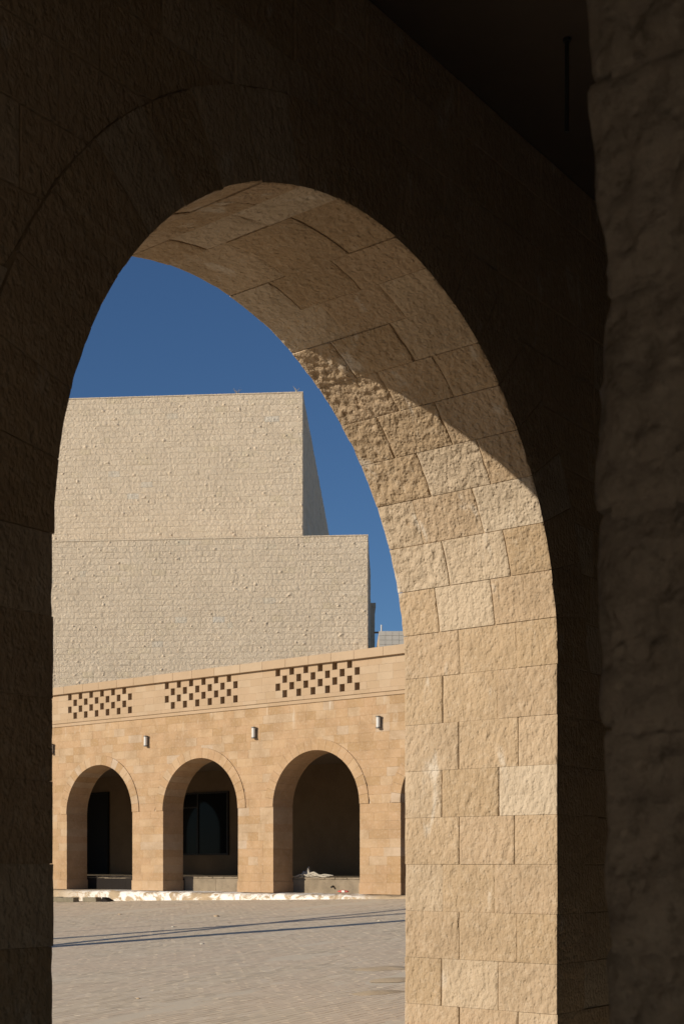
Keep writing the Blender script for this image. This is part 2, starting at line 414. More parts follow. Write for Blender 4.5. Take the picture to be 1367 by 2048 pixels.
# coursed stones of the wall face, running through to the courtyard side
rs = random.Random(11)
def course_joints(x0, x1, k, rs, lo=.36, hi=.62):
    xs = [x0]; x = x0 + rs.uniform(.15, hi)
    while x < x1 - lo * .6: xs.append(x); x += rs.uniform(lo, hi)
    xs.append(x1); return xs
for k in range(-NC, 10):
    z0 = ZS + k * C; z1 = min(z0 + C, CEIL - .002)
    if z1 - z0 < .03: continue
    quoin = .30 if ((-k - 1) % 2 == 0) else .46
    spans = [(.9, XL - quoin - .0005, 'l'), (XR + quoin + .0005, 8.6, 'r')] if k < 0 else [(.9, XC, 'l'), (XC, 8.6, 'r')]
    for s0, s1, side in spans:
        G = .004; js = course_joints(s0, s1, k, rs) if side == 'r' else [s0 + s1 - q for q in reversed(course_joints(s0, s1, k, rs))]
        for a, b in zip(js, js[1:]):
            poly = above_circle(a + G / 2, b - G / 2, z0 + G / 2, z1 - G / 2, XC, ZS, RO + .003) if k >= 0 else [(a + G / 2, z0 + G / 2), (b - G / 2, z0 + G / 2), (b - G / 2, z1 - G / 2), (a + G / 2, z1 - G / 2)]
            if not poly: continue
            v, f = prism(poly, put_near, YN + rs.uniform(-.002, .002), YO + rs.uniform(-.004, .004), .005)
            mesh_obj('stone', v, f, 'near', near)
# enclosure of the camera's gallery; low openings in unseen walls added for fill light
tag(MB().box((-3, -3.2, FLOOR - .3), (14, YO - .01, FLOOR)).build('gallery_floor', 'floor'), 'concrete floor of the shaded gallery', kind='structure')
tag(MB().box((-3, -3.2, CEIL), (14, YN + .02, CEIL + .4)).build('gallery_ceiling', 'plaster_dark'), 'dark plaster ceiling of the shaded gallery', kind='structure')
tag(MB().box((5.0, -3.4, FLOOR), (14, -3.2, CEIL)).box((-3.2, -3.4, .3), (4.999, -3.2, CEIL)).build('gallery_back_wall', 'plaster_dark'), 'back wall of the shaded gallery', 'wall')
tag(MB().box((-3.3, -3.2, 0.0), (-3.001, YO, CEIL)).box((-3.3, 2.6, FLOOR), (-3.001, YO, -.001)).build('gallery_end_wall', 'interior'), 'end wall of the shaded gallery left of the camera, with a low wide opening added for fill light', 'wall')
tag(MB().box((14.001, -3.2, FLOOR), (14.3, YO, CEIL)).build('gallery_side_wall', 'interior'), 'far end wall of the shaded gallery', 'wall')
# rod hanging from the ceiling
def hang(px, py, z):
    fw = z * FPX / (Y0 - py); return cam_to_world((px - 683.5) / FPX * fw, fw, z)
p = hang(1132.5, 78, CEIL)
rod = thing('hanging_rod', 'thin black rod hanging from the dark ceiling', 'rod')
MB().tube([p, p - Vector((0, 0, .40))], .009, 8).build('shaft', 'cable', rod)
MB().tube([p - Vector((0, 0, .002)), p - Vector((0, 0, .012))], .018, 12).build('ceiling_plate', 'cable', rod)

# rough pier close to the lens
pier = thing('stone_pier', 'rough rock faced dark stone pier close on the right edge, out of focus', 'pier')
XP, YP = 1.387, .681
rs = random.Random(23)
zz = -.094 - 6 * C
MB().box((XP + .006, -1.6, FLOOR), (XP + 1.0, YP - .010, CEIL - .002)).build('mortar_core', 'pier', pier)
kk = 0
while zz < CEIL - .05:
    z1 = min(zz + C, CEIL - .003)
    ys_ = [YP, YP - rs.uniform(.38, .52), YP - rs.uniform(.8, 1.0), -.9, -1.55]
    for a, b in zip(ys_[1:], ys_):
        oy = rs.uniform(-.010, .010) if b == YP else 0
        fm = lambda u, v, w_, a=a, b=b, z0=zz, z1=z1, oy=oy: (XP + .010 + u * .4, a + .003 + v * (b + oy - a - .006), z0 + .003 + w_ * (z1 - z0 - .006))
        def fm2(u, v, w_, fm=fm):                           # pillowed rock face
            x, y, z = fm(u, v, w_); q = min(1, 16 * min(w_, 1 - w_)); r_ = min(1, 14 * min(v, 1 - v) + .25)
            bul = .007 * math.sqrt(q) * math.sqrt(r_)
            y += (.003 * math.sqrt(q) if v > .97 else 0) + .03 * noise.noise(Vector((x, y, z)) * 5) * (v > .9)
            return (x - bul * max(0, 1 - 4 * u) * (1 + .9 * noise.noise(Vector((x, y, z)) * 11)), y, z)
        grid_block('stone', fm2, (.4, b - a, C), .009, pier, 'pier', .008, 1.4, rs.uniform(0, 99), ustep=.03, corner=.012)
    zz += C; kk += 1

# ------------------------------------------------------------------ far arcade building
SC = .748
XF = 40 * SC; TF = .92; ZB = -1.1143 * SC; SP = 4.3529 * SC; PIER = 1.905 * SC; PER = SP + PIER; RF = SP / 2; RFO = RF + .32
YL1 = 46.6329 * SC
CEN = [YL1 - RF - k * PER for k in range(-3, 4)]             # arch centres, left to right in the picture
ZI = ZB + 2.594; ZSTR0 = ZB + 5.63; ZSTR = ZB + 5.74; ZCB = ZB + 6.73; ZCT = ZB + 6.99
YA, YB_ = CEN[-1] - RF - PIER - .3, CEN[0] + RF + PIER + 2.0  # extent of the facade
arc = thing('arcade_building', 'long tan sandstone arcade across the courtyard with round arches and pierced parapet', 'building')
mb = MB(); D0, D1 = XF + .02, XF + TF - .02
edges = [YA]
for c in reversed(CEN): edges += [c - RF - .02, c + RF + .02]
edges += [YB_]
for i in range(0, len(edges), 2): mb.box((D0, edges[i], ZB), (D1, edges[i + 1], ZSTR0))
for c in CEN:
    n = 28; Rc = RF + .02
    for i in range(n):
        a0, a1 = math.pi * (1 - i / n), math.pi * (1 - (i + 1) / n)
        q = [(c + Rc * math.cos(a0), ZI + Rc * math.sin(a0)), (c + Rc * math.cos(a1), ZI + Rc * math.sin(a1))]
        v, f = prism([q[0], q[1], (q[1][0], ZSTR0), (q[0][0], ZSTR0)], put_far, D0, D1); mb.add(v, f)
mb.build('mortar_core', 'white_mortar', arc)
stones = []                                                  # (order, verts, faces)
rs = random.Random(5); g2 = .0013
def far_stone(poly, d0, d1):
    c = sum(p[0] for p in poly) / len(poly)
    stones.append((c, *prism(poly, put_far, d0, d1)))
def rect(a, b, z0, z1): return [(a + g2, z0 + g2), (b - g2, z0 + g2), (b - g2, z1 - g2), (a + g2, z1 - g2)]
ZPL = ZB + .33
piers = []
bounds = [YA] + [q for c in reversed(CEN) for q in (c - RF, c + RF)] + [YB_]
for i in range(0, len(bounds), 2): piers.append((bounds[i], bounds[i + 1]))
for a, b in piers:
    js = [a - .018] + [a + (b - a) * t for t in (.34, .67)] + [b + .018]
    for u, v_ in zip(js, js[1:]): far_stone(rect(u, v_, ZB, ZPL), XF - .018, XF + TF + .018)
    nco = 9; h = (ZI - ZPL) / nco
    for k in range(nco):
        cut = [(.38, .70), (.26, .62), (.33, .75)][(k + (a > 25)) % 3] if b - a < 2 else (.15, .3, .5, .72, .86)
        js = [a] + [a + (b - a) * (t + rs.uniform(-.05, .05)) for t in cut] + [b]
        for u, v_ in zip(js, js[1:]): far_stone(rect(u, v_, ZPL + k * h, ZPL + (k + 1) * h), XF + rs.uniform(-.002, .003), XF + TF)
nco = 12; h = (ZSTR0 - ZI) / nco
for k in range(nco):
    z0, z1 = ZI + k * h, ZI + (k + 1) * h
    x = YA; js = [YA]
    mids = sorted(CEN)
    while x < YB_ - .5:
        x += rs.uniform(.34, .66)
        for m_ in mids:                                      # keep a joint over every crown
            if js[-1] < m_ < x and z0 < ZI + RFO: x = m_; break
        js.append(x)
    js.append(YB_)
    for u, v_ in zip(js, js[1:]):
        c = min(CEN, key=lambda c: abs(c - (u + v_) / 2))
        poly = above_circle(u + g2, v_ - g2, z0 + g2, z1 - g2, c, ZI, RFO + .002)
        if poly: far_stone(poly, XF + rs.uniform(-.002, .003), XF + TF)
stones.sort(key=lambda s: s[0])
vis_st = [s for s in stones if 18.3 < s[0] < 36.9]
rest = MB(); cnt = 0
for s in stones:
    if 18.3 < s[0] < 36.9 and cnt < 300: mesh_obj('stone', s[1], s[2], 'far', arc); cnt += 1
    else: rest.add(s[1], s[2])
o = rest.build('stonework', 'far', arc); o['kind'] = 'stuff'
# voussoirs of the far arches
for c in CEN:
    nvs = 21
    for i in range(nvs):
        p0, p1 = math.pi * i / nvs + .0015, math.pi * (i + 1) / nvs - .0015
        arc_i = [(c + RF * math.cos(p0 + (p1 - p0) * t / 3), ZI + RF * math.sin(p0 + (p1 - p0) * t / 3)) for t in range(4)]
        arc_o = [(c + RFO * math.cos(p0 + (p1 - p0) * t / 3), ZI + RFO * math.sin(p0 + (p1 - p0) * t / 3)) for t in range(4)]
        v, f = prism(arc_o + arc_i[::-1], put_far, XF - .026 + rs.uniform(-.002, .002), XF + TF)
        mesh_obj('voussoir', v, f, 'far', arc)
# string course, parapet with pierced panels, cornice
def run(a, b, lo, hi, rs):
    js = [a]
    while js[-1] < b - hi: js.append(js[-1] + rs.uniform(lo, hi))
    js.append(b); return js
js = run(YA, YB_, .7, 1.0, rs)
for u, v_ in zip(js, js[1:]):
    vv, ff = prism(rect(u, v_, ZSTR0, ZSTR), put_far, XF - .035, XF + .5); mesh_obj('string_course_stone', vv, ff, 'far_trim', arc)
js = run(YA, YB_, .75, 1.1, rs)
for u, v_ in zip(js, js[1:]):
    vv, ff = prism(rect(u, v_, ZCB, ZCT), put_far, XF - .185, XF + .62, .008); mesh_obj('cornice_stone', vv, ff, 'far_trim', arc)
ROW0 = ZSTR + .115; RH = (ZCB - ROW0) / 4
PAN = [(c - .10 - 1.575 - (.16 if c < 20 else 0), c - .10 + 1.575 - (.16 if c < 20 else 0)) for c in sorted(CEN)]
MB().box((XF + .25, YA, ZSTR0 + .002), (XF + .45, YB_, ZCB - .002)).build('parapet_back', 'far', arc)
gaps = [YA] + [q for p in PAN for q in p] + [YB_]
for r_ in range(-1, 4):
    z0, z1 = (ZSTR, ROW0) if r_ < 0 else (ROW0 + r_ * RH, ROW0 + (r_ + 1) * RH)
    segs = [(YA, YB_)] if r_ < 0 else [(gaps[i], gaps[i + 1]) for i in range(0, len(gaps), 2)]
    for a, b in segs:
        js = run(a, b, .38, .62, rs)
        for u, v_ in zip(js, js[1:]):
            vv, ff = prism(rect(u, v_, z0, z1), put_far, XF - .07 + rs.uniform(-.002, .002), XF + .24); mesh_obj('parapet_stone', vv, ff, 'far_trim', arc)
    if r_ < 0: continue
    for p0, p1 in PAN:                                       # rows from the bottom: holes step sideways row by row
        # panel seen with its left at larger Y
        hol = [p1 - (.54 * i + (.27 if r_ % 2 == 0 else 0)) for i in range(6)]
        e0 = p1
        solids = []
        for hgt in hol:
            if e0 - hgt > .01: solids.append((hgt, e0))
            e0 = hgt - .18
        if e0 - p0 > .01: solids.append((p0, e0))
        for u, v_ in solids:
            vv, ff = prism([(u, z0 + .001), (v_, z0 + .001), (v_, z1 - .001), (u, z1 - .001)], put_far, XF - .07, XF + .24); mesh_obj('lattice_block', vv, ff, 'far_trim', arc)
# hall behind the arches
HD = 10.2; XB = XF + HD; ZF = ZB + .42; ZC = ZB + 4.80
fl = MB().box((XF + TF + .06, YA, ZB - .4), (XB, YB_ + 4, ZF)).build('hall_floor', 'concrete', arc)
MB().box((XF + TF - .01, YA, ZC), (XB + .3, YB_ + 4, ZC + .3)).build('hall_ceiling', 'plaster', arc)
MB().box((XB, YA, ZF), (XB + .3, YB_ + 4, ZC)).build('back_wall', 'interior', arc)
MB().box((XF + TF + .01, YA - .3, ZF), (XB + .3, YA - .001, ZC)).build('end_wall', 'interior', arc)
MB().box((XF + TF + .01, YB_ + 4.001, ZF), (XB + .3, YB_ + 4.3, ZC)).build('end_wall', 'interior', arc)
MB().box((XF + .3, YB_ + .001, ZB - .4), (XF + TF, YB_ + 4, ZC + 1.9)).build('side_wing_wall', 'far', arc)
# low rough edge of the raised hall floor, left stretch coloured dark as shade
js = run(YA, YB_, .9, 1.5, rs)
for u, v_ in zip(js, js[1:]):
    vv, ff = prism(rect(u, v_, ZB - .02, ZF - .03 + rs.uniform(-.02, .012)), put_far, XF + TF + .025 + rs.uniform(-.01, .01), XF + TF + .2); mesh_obj('floor_edge_slab', vv, ff, 'concrete' if u < 29.4 else 'shade_and_dark_slab', arc)
js = run(YA, YB_, .19, .25, rs)
vb = MB(); vb2 = MB()
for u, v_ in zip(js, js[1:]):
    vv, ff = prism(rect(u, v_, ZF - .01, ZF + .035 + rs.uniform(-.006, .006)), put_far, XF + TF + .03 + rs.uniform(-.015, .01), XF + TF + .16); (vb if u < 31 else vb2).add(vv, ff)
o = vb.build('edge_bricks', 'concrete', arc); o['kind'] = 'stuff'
o = vb2.build('edge_bricks', 'shade_and_dark_slab', arc); o['kind'] = 'stuff'
def yfar(px, X):
    q = (px - 683.5) / FPX; return X * (CT - q * ST) / (ST + q * CT)
def zfar(px, py, X):
    Y = yfar(px, X); return (Y0 - py) / FPX * (X * ST + Y * CT)
# window in the hall's back wall
wy1, wy0 = yfar(330, XB), yfar(458.6, XB); wz0, wz1 = zfar(440, 1710, XB), zfar(440, 1583, XB)
win = MB()
for a, b in (((XB - .10, wy0, wz1 - .07), (XB + .002, wy1, wz1)), ((XB - .10, wy0, wz0), (XB + .002, wy1, wz0 + .07)),
             ((XB - .10, wy0, wz0 + .07), (XB + .002, wy0 + .07, wz1 - .07)), ((XB - .10, wy1 - .07, wz0 + .07), (XB + .002, wy1, wz1 - .07))): win.box(a, b)
wo = win.build('window', 'dark_metal', arc)
ym = yfar(398, XB); zm = zfar(398, 1615, XB)
MB().box((XB - .09, ym - .035, wz0 + .07), (XB - .001, ym + .035, wz1 - .07)).build('mullion', 'dark_metal', wo)
MB().box((XB - .085, ym + .035, zm - .03), (XB - .001, wy1 - .07, zm + .03)).build('transom', 'dark_metal', wo)
for a, b, c_, d_ in ((wy0 + .07, ym - .035, wz0 + .07, wz1 - .07), (ym + .035, wy1 - .07, wz0 + .07, zm - .03), (ym + .035, wy1 - .07, zm + .03, wz1 - .07)):
    MB().box((XB - .045, a, c_), (XB - .03, b, d_)).build('pane', 'glass', wo)
dy1, dy0 = yfar(150, XB), yfar(219.6, XB); dz1 = zfar(200, 1585, XB)
do = MB().box((XB - .06, dy0 + .08, ZF + .01), (XB - .004, dy1 - .08, dz1 - .08)).build('door', 'black', arc)
fr = MB()
fr.box((XB - .12, dy0, ZF + .002), (XB - .003, dy0 + .078, dz1 - .08)).box((XB - .12, dy1 - .078, ZF + .002), (XB - .003, dy1, dz1 - .08)).box((XB - .12, dy0, dz1 - .078), (XB - .003, dy1, dz1))
fr.build('door_frame', 'black', do)
MB().tube([(XB - .11, dy0 + .2, ZF + 1.0), (XB - .11, dy0 + .2, ZF + 1.25)], .015, 6).build('handle', 'dark_metal', do)

# lime-splashed kerb along the foot of the arcade
mb = MB(); nyk = 210; nxk = 5
for i in range(nyk + 1):
    y = 17 + (56 - 17) * i / nyk
    for j in range(8):
        prof = [(29.22, -.3), (29.24, 0), (29.26, .5), (29.30, .85), (29.40, 1.0), (29.6, 1.0), (30.2, 1.0), (31.0, 1.0)][j]
        x, t = prof; zg = gz(29.25, y) - .03; zt = ZB - .006
        nn = noise.noise(Vector((x * 3, y * 2.2, 0))) + .5 * noise.noise(Vector((x * 9, y * 8, 3)))
        z = zg + (zt - zg) * t + (nn * .045 - .012 if 0 < j < 6 else -.004)
        mb.v.append((x + (nn * .05 if j < 5 else 0), y, z))
for i in range(nyk):
    for j in range(7): mb.f.append((i * 8 + j, i * 8 + j + 1, (i + 1) * 8 + j + 1, (i + 1) * 8 + j))
kerb = tag(mb.build('kerb', 'lime', None, True), 'rough kerb splashed with white lime along the foot of the arcade', kind='structure')

# wall lights
def wall_light(y, z, label):
    t = thing('wall_light', label, 'wall light', 'wall lights between the arches'); x = XF - .085
    MB().tube([(x, y, z - .14), (x, y, z + .14)], .058, 16).build('diffuser', 'opal', t, False)
    for s in (-1, 1):
        MB().tube([(x, y, z + s * .14), (x, y, z + s * .175)], .07, 16).build('end_cap', 'lamp_grey', t)
    MB().box((XF - .03, y - .045, z - .17), (XF - .0035, y + .045, z + .17)).build('back_plate', 'lamp_grey', t)
labs = ['white cylinder wall light half hidden behind the left jamb of the near arch', 'white cylinder wall light above the pier left of the window arch',
        'white cylinder wall light above the pier right of the window arch', 'white cylinder wall light above the pier nearest the sunlit jamb']
for i in range(4):
    yc = (CEN[i + 2] + CEN[i + 3]) / 2
    wall_light(yc, zfar((108, 291, 508, 757)[i], (1498, 1483, 1466, 1445)[i], XF), labs[i])

# ------------------------------------------------------------------ things lying about
def on_pixel(px, py, X):
    return Vector((X, yfar(px, X), zfar(px, py, X)))
# crumpled cloth on the raised floor edge in the right-hand arch
pc = Vector((XF + TF + .20, yfar(617, XF + TF + .20), ZF + .034))
mb = MB(); nu_, nv_ = 36, 14
for i in range(nu_ + 1):
    for j in range(nv_ + 1):
        u = i / nu_; v = j / nv_ - .5
        yy = .42 - 1.25 * u; hgt = .27 * math.exp(-((u - .34) / .09) ** 2) + .15 * math.exp(-((u - .18) / .10) ** 2) + .13 * math.exp(-((u - .55) / .10) ** 2) + .07 * math.exp(-((u - .93) / .06) ** 2) + .02
        wv = .5 * (1 - .55 * u)
        fold = .05 * math.sin(v * 21 + 3 * noise.noise(Vector((u * 5, v * 3, 1)))) * (1 if u < .8 else .4)
        z = max(.006, hgt * max(0, 1 - (abs(v) * 2) ** 1.3) + fold * hgt * 5 * .6 + .10 * noise.noise(Vector((u * 13, v * 7, 5))) * (hgt / .2))
        mb.v.append((pc.x + v * wv * .7 + .05 * noise.noise(Vector((u * 6, 2, v * 4))), pc.y + yy + .10 * noise.noise(Vector((u * 3, v * 5, 9))), pc.z + z))
for i in range(nu_):
    for j in range(nv_):
        a = i * (nv_ + 1) + j; mb.f.append((a, a + 1, a + nv_ + 2, a + nv_ + 1))
cl = thing('crumpled_cloth', 'crumpled pale cloth heaped on the raised floor edge inside the right arch', 'cloth')
s = mb.build('sheet', 'cloth', cl, True); md = s.modifiers.new('solid', 'SOLIDIFY'); md.thickness = .006
for q in range(3):
    pts = [(pc.x - .18 + .03 * q, pc.y + .45 - 1.3 * t / 14 - .1 * q, pc.z + .02 + .02 * q + .10 * abs(math.sin(t * .5 + q)) * math.exp(-((t - 6) / 5) ** 2)) for t in range(15)]
    MB().tube(pts, .016, 6).build('cord', 'cloth', cl, True)
# red and white packet on the kerb
pp = Vector((XF + .62, yfar(686, XF + .62), ZB))
pk = thing('food_packet', 'small crushed red and white packet at the foot of the right arch', 'packet')
mb = MB()
for i in range(9):
    for j in range(4):
        t = i / 8; a = j / 4 * 2 * math.pi
        mb.v.append((pp.x + .05 * math.cos(a), pp.y + .19 - .38 * t, pp.z + .055 + .045 * math.sin(a) * (.4 + .6 * math.sin(math.pi * t)) + .012 * noise.noise(Vector((t * 6, j, 0)))))
for i in range(8):
    for j in range(4): mb.f.append((i * 4 + j, i * 4 + (j + 1) % 4, (i + 1) * 4 + (j + 1) % 4, (i + 1) * 4 + j))
mb.f += [(0, 3, 2, 1), (32, 33, 34, 35)]
mb.build('pouch', 'red', pk, True)
MB().box((pp.x - .058, pp.y - .09, pp.z + .03), (pp.x - .02, pp.y + .02, pp.z + .085)).build('white_panel', 'packet', pk)
# stub of pipe in the floor edge
px_ = XF + TF + .02; ps = Vector((px_, yfar(666, px_), ZB + .20))
tag(MB().tube([ps, ps + Vector((-.12, -.02, -.03))], .03, 10).build('pipe_stub', 'dark_metal'), 'short dark pipe stub poking from the floor edge in the right arch', 'pipe')
# loose kerb blocks at the left
for i, (pxx, dx, dy, ln, rz, lab) in enumerate((
        (113, .10, 0, .50, .10, 'loose grey concrete block tucked behind the left jamb of the near arch'),
        (135, -.20, 0, .84, .03, 'loose grey concrete block second from the left jamb, at the kerb'),
        (184, -.12, 0, .70, -.05, 'loose long concrete block at the kerb, farthest right of the three'))):
    X = 28.75 + dx; y = yfar(pxx, X); z = gz(X, y)
    v = []
    rs2 = random.Random(i)
    for sx_ in (-1, 1):
        for sy in (-1, 1):
            for sz in (0, 1):
                lx, ly = sx_ * .11 + rs2.uniform(-.015, .015), sy * ln / 2 + rs2.uniform(-.02, .02)
                v.append((X + lx * math.cos(rz) - ly * math.sin(rz), y + lx * math.sin(rz) + ly * math.cos(rz), z - .005 + sz * (.15 + rs2.uniform(-.015, .02))))
    b = mesh_obj('concrete_block', v, [(0, 1, 3, 2), (4, 6, 7, 5), (0, 4, 5, 1), (2, 3, 7, 6), (1, 5, 7, 3), (0, 2, 6, 4)], 'block')
    bv = b.modifiers.new('bevel', 'BEVEL'); bv.width = .012; bv.segments = 2
    tag(b, lab, 'block', 'loose kerb blocks')
X = 28.62; yw = yfar(214, X); zw = gz(X, yw)
wd = mesh_obj('broken_slab', [(X - .1, yw + .22, zw - .01), (X - .1, yw - .22, zw - .01), (X - .08, yw + .12, zw + .15), (X + .2, yw + .22, zw - .01), (X + .2, yw - .22, zw - .01), (X + .18, yw + .10, zw + .13)],
              [(0, 1, 2), (3, 5, 4), (0, 3, 4, 1), (1, 4, 5, 2), (2, 5, 3, 0)], 'shade_and_dark_slab')
tag(wd, 'dark wedge of broken slab leaning at the kerb right of the long block', 'slab')
def ground_hit(px, py):
    q = (px - 683.5) / FPX; d = Vector((ST + q * CT, CT - q * ST, (Y0 - py) / FPX))
    lo, hi = 1, 200
    for _ in range(60):
        m = (lo + hi) / 2; p = d * m
        if p.z > gz(p.x, p.y): lo = m
        else: hi = m
    p = d * lo; p.z = gz(p.x, p.y); return p
# clods and chips scattered on the paving
for i, (a, b, sz, lab) in enumerate(((433, 1833, .09, 'small dark clod of earth on the paving before the window arch'), (346, 1854, .05, 'pale stone chip on the paving between the arches and the cable shadows'),
        (240, 1829, .06, 'little dark clod on the paving at the left, near the kerb'), (404, 1888, .05, 'pale chip just below the lowest cable shadow'), (277, 1997, .03, 'tiny dark pebble low on the left of the paving'),
        (758, 1842, .05, 'small pebble on the paving between the cable shadows at the right'))):
    c = ground_hit(a, b); mb = MB(); nn = 8
    for r_ in range(4):
        for k in range(nn):
            t = 2 * math.pi * k / nn; rad = sz * .6 * (1, .95, .7, .25)[r_] * (1 + .4 * noise.noise(Vector((math.cos(t) * 2, math.sin(t) * 2, i * 3.1 + r_ * .4))))
            mb.v.append((c.x + rad * math.cos(t), c.y + 1.5 * rad * math.sin(t), c.z - .003 + sz * .6 * (0, .3, .6, .7)[r_]))
    for r_ in range(3):
        for k in range(nn): mb.f.append((r_ * nn + k, r_ * nn + (k + 1) % nn, (r_ + 1) * nn + (k + 1) % nn, (r_ + 1) * nn + k))
    mb.f.append(tuple(3 * nn + k for k in range(nn)))
    tag(mb.build('clod' if i in (0, 2, 4) else 'stone_chip', 'mortar' if i in (0, 2, 4) else 'cloth', None, True), lab, 'debris', 'bits lying on the paving')

# low drifts of blown sand on the paving beside the sunlit jamb
for i, (a, b, rx, lab) in enumerate(((770, 1937, .42, 'low drift of tan sand on the paving, farthest of the three by the sunlit jamb'), (792, 1960, .36, 'low drift of tan sand on the paving, middle of the three by the sunlit jamb'),
        (752, 1986, .30, 'low drift of tan sand on the paving, nearest of the three by the sunlit jamb'))):
    c = ground_hit(a, b); mb = MB(); nn = 20; hr = (0, .010, .020, .026, .028)
    for r_ in range(5):
        for k in range(nn):
            t = 2 * math.pi * k / nn; rad = (1, .8, .55, .3, .08)[r_] * (1 + .5 * noise.noise(Vector((math.cos(t) * 1.6, math.sin(t) * 1.6, i * 5.3))))
            u, v_ = rx * rad * math.cos(t), .55 * rx * rad * math.sin(t)
            x, y = c.x + u * CT + v_ * ST, c.y - u * ST + v_ * CT
            mb.v.append((x, y, gz(x, y) - .002 + hr[r_] + (.006 * noise.noise(Vector((x * 9, y * 9, 0))) if r_ else 0)))
    for r_ in range(4):
        for k in range(nn): mb.f.append((r_ * nn + k, r_ * nn + (k + 1) % nn, (r_ + 1) * nn + (k + 1) % nn, (r_ + 1) * nn + k))
    mb.f.append(tuple(4 * nn + k for k in range(nn)))
    tag(mb.build('sand_drift', 'drift', None, True), lab, 'sand', 'sand drifts on the paving')

# ------------------------------------------------------------------ poles left of the view whose shadows cross the paving
dh = Vector((SUN_D.x, SUN_D.y, 0)).normalized(); sl = -SUN_D.z / math.hypot(SUN_D.x, SUN_D.y)
def pole(px, py, back, H, r0, r1, lab):
    g0 = ground_hit(px, py); b = g0 - dh * back; b.z = gz(b.x, b.y)
    t = thing('utility_pole', lab, 'pole', 'poles left of the view')
    MB().tube([b - Vector((0, 0, .2)), b + Vector((0, 0, H))], [r0, r1], 12).build('shaft', 'pole', t)
    MB().tube([b + Vector((0, 0, H)), b + Vector((0, 0, H + .08))], [r1 * 1.5, r1 * 1.2], 12).build('cap', 'dark_metal', t)
    return b + Vector((0, 0, H))
pole(107, 1893, 15, 11.0, .27, .21, 'thick weathered pole beyond the left jamb casting the lowest shadow on the paving')
top = pole(107, 1877, 17, 12.0, .17, .14, 'slim weathered pole beyond the left jamb casting the upper shadow on the paving')
ga, gb_ = ground_hit(109, 1890), ground_hit(640, 1836)
dirn = (gb_ - ga); anchor = ga - dirn * 1.1; anchor.z = gz(anchor.x, anchor.y)
# the guy cable runs from the ground anchor up to a point whose shadow falls on the same line
tip_g = ga + dirn * 1.6; tip_g.z = gz(tip_g.x, tip_g.y); Hc = 9.0
tip = tip_g - SUN_D * (Hc / -SUN_D.z)
guy = thing('guy_cable', 'drooping dark cable left of the view casting a thin shadow over the paving', 'cable')
pts = []
for i in range(17):
    t = i / 16; p = anchor.lerp(tip, t); p.z -= .9 * t * (1 - t) * 0.35; pts.append(p)
MB().tube(pts, .11, 6).build('strand', 'cable', guy)
MB().tube([tip + Vector((0, 0, .05)), Vector((tip.x, tip.y, gz(tip.x, tip.y) - .2))], .03, 8).build('stay_post', 'pole', guy)

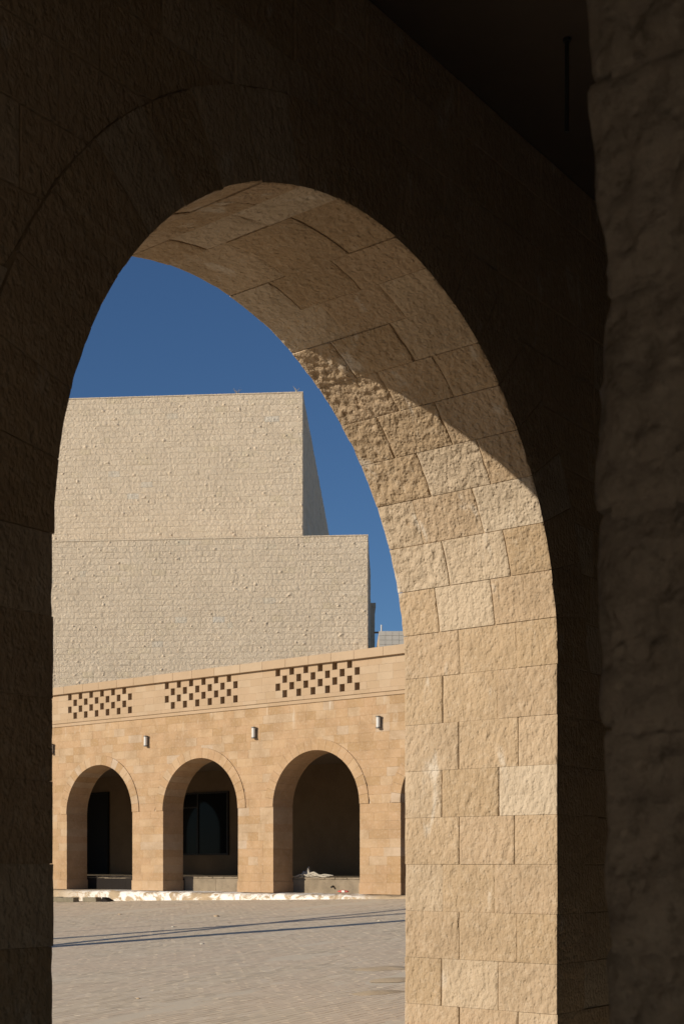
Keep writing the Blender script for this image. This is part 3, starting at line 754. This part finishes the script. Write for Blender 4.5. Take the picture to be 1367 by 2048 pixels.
# ------------------------------------------------------------------ pale stone buildings behind
KT = 1.25
FD = Vector((-.9969, .0793)); SDV = Vector((.037, .9993))
def tower(name, px, fw, ztop, zbot_vis, course, length_px, width, depth, label, seed):
    rs = random.Random(seed)
    fw *= KT; rt = (px - 683.5) / FPX * fw
    P = lambda s, d, z: tuple(cam_to_world(rt + FD.x * s + SDV.x * d, fw + FD.y * s + SDV.y * d, z))
    t = thing(name, label, 'building')
    zg = -1.2
    def slab(s0, s1, d0, d1, z0, z1):
        v = [P(s, d, z) for s in (s0, s1) for d in (d0, d1) for z in (z0, z1)]
        return v, [(0, 1, 3, 2), (4, 6, 7, 5), (0, 4, 5, 1), (2, 3, 7, 6), (1, 5, 7, 3), (0, 2, 6, 4)]
    mb = MB(); mb.add(*slab(.02, width, .05, depth, zg, ztop - .01)); mb.build('core', 'white_mortar', t)
    mb = MB(); mb.add(*slab(-.02, width, -.02, .5, ztop - .008, ztop + .05)); mb.build('coping', 'tower', t)
    L = length_px / FPX * fw
    # side stones: large coursed slabs on the shaded flank
    z = ztop; k = 0; blocks = []
    while z > zbot_vis - 1.5:
        z0 = z - course; s = 0.0
        off = [L, L * .5, L * .78, L * .3][k % 4] * rs.uniform(.9, 1.1)
        first = True
        while s < width:
            e = min(width, s + (off if first else L * rs.choice((1, 1, 1, .5, 1.25)))); first = False
            if e - s > .08: blocks.append((s, e, z0, z))
            s = e
        z = z0; k += 1
    blocks.sort(key=lambda b: (b[0] > 18, rs.random()))
    rest = MB(); cnt = 0; gp = .004
    for s, e, z0, z1 in blocks:
        nx_, nz_ = max(3, int((e - s) / .10)), 4
        pr = .008 + rs.uniform(0, .02) + (.04 if rs.random() < .05 else 0); v = []; f = []
        sd_ = rs.uniform(0, 99)
        for i in range(nx_ + 1):
            for j in range(nz_ + 1):
                ed = i in (0, nx_) or j in (0, nz_)
                dd = rs.uniform(-.007, .004) if ed else -pr * .3 - rs.uniform(-.008, .009) - (.045 if rs.random() < .009 else 0) - .010 * max(0, noise.noise(Vector((i * .9 + sd_, j * .9, 0))))
                v.append(P(s + gp + (e - s - 2 * gp) * i / nx_, .015 + dd, z0 + gp + (z1 - z0 - 2 * gp) * j / nz_))
        n1 = nz_ + 1
        for i in range(nx_):
            for j in range(nz_):
                a = i * n1 + j
                if (i + j) % 2: f += [(a, a + 1, a + n1), (a + 1, a + n1 + 1, a + n1)]
                else: f += [(a, a + 1, a + n1 + 1), (a, a + n1 + 1, a + n1)]
        b0 = len(v)
        for ss, zz_ in ((s + gp, z0 + gp), (s + gp, z1 - gp), (e - gp, z1 - gp), (e - gp, z0 + gp)): v.append(P(ss, .08, zz_))
        L0 = list(range(0, n1)); T_ = [i * n1 + nz_ for i in range(nx_ + 1)]; R_ = list(range(nx_ * n1, nx_ * n1 + n1)); B_ = [i * n1 for i in range(nx_ + 1)]
        f += [tuple(L0[::-1]) + (b0, b0 + 1), tuple(T_[::-1]) + (b0 + 1, b0 + 2), tuple(R_) + (b0 + 2, b0 + 3), tuple(B_) + (b0 + 3, b0)]
        if cnt < 300: cnt += 1; mesh_obj('stone', v, f, 'tower', t)
        else: rest.add(v, f)
    o = rest.build('stonework', 'tower', t); o['kind'] = 'stuff'
    # shaded flank, coursed
    fl = MB(); z = ztop; k = 0
    while z > zg + 1:
        d = 0.0
        while d < depth:
            e = min(depth, d + L * 2 * (rs.uniform(.6, 1.2)))
            fl.add(*slab(-.01 + rs.uniform(-.008, .008), .06, d + .006 + (.04 if d == 0 else 0), e - .006, z - course + .006, z - .006)); d = e
        z -= course; k += 1
        if z < zbot_vis - 1.5: break
    o = fl.build('flank_stonework', 'tower', t); o['kind'] = 'stuff'
    return P
ZT_L = (Y0 - 1071) / FPX * 55 * KT; ZT_U = (Y0 - 785) / FPX * 58 * KT
tower('stone_building', 735, 55, ZT_L, 5.5 * KT, 12.1 / FPX * 55 * KT, 23.7, 14.5 * KT, 9.0, 'lower pale rock faced stone block rising right behind the arcade parapet', 1)
PU = tower('stone_building', 605, 58, ZT_U, 13.5 * KT, 11.4 / FPX * 58 * KT, 23.3, 12.2 * KT, 34.0, 'taller pale stone block standing behind and above the lower stone block', 2)
# slim block behind at the right of the lower one
fw = 66 * KT
P0 = cam_to_world((740 - 683.5) / FPX * fw, fw); 
mb = MB(); zt = (Y0 - 1206) / FPX * fw
sl_t = thing('stone_building', 'slim strip of stone building just right of the lower pale block', 'building')
def cbox(rt0, rt1, f0, f1, z0, z1):
    v = [tuple(cam_to_world(r, f, z)) for r in (rt0, rt1) for f in (f0, f1) for z in (z0, z1)]
    return v, [(0, 1, 3, 2), (4, 6, 7, 5), (0, 4, 5, 1), (2, 3, 7, 6), (1, 5, 7, 3), (0, 2, 6, 4)]
r1 = (749 - 683.5) / FPX * fw
MB().add(*cbox(r1 - 2.2, r1, fw, fw + 6, -1, zt - .25)).build('wall', 'tower', sl_t)
MB().add(*cbox(r1 - 2.2, r1 + .06, fw - .06, fw + 6, zt - .25, zt)).build('coping', 'tower', sl_t)
# grey clad building at the far right with mast
fw = 52.5 * KT; gbt = thing('clad_building', 'distant grey panel clad building low in the gap beside the sunlit jamb', 'building')
r0, r1 = (757 - 683.5) / FPX * fw, (757 - 683.5) / FPX * fw + 14; zt = (Y0 - 1262) / FPX * fw
MB().add(*cbox(r0 + .01, r1, fw + .04, fw + 8, -1, zt - .02)).build('wall', 'mortar', gbt)
ph, pw_ = 9.0 / FPX * fw, 13.5 / FPX * fw
for i in range(8):
    for j in range(8):
        a = r0 + i * pw_
        v, f = cbox(a + .006, a + pw_ - .006, fw, fw + .05, zt - (j + 1) * ph + .006, zt - j * ph - .006)
        mesh_obj('panel', v, f, 'grey_panel', gbt)
mast = thing('roof_mast', 'thin mast with cross arm on the roof of the grey clad building', 'mast')
pm = cam_to_world((763 - 683.5) / FPX * fw, fw + .6, zt - .03)
MB().tube([pm, pm + Vector((0, 0, .45))], .04, 6).build('shaft', 'opal', mast)
rv = cam_to_world(1, 0); MB().tube([pm + Vector((0, 0, .06)) - rv * .40, pm + Vector((0, 0, .06)) + rv * .25], .05, 6).build('cross_arm', 'dark_metal', mast)
# dry weeds on top of the tall block
for i, (s, lab) in enumerate(((.35, 'dry weed sprouting at the right corner of the tall stone block'), (3.7, 'dry weed sprouting on the top edge of the tall stone block'))):
    b = Vector(PU(s, .2, ZT_U + .045)); mb = MB(); rs2 = random.Random(i)
    for k in range(6):
        tip = b + Vector((rs2.uniform(-.22, .22), rs2.uniform(-.22, .22), rs2.uniform(.18, .42)))
        mid = b.lerp(tip, .5) + Vector((0, 0, .05))
        mb.tube([b, mid, tip], [.012, .009, .004], 4)
    tag(mb.build('dry_weed', 'straw'), lab, 'weed', 'dry weeds on the tall block')
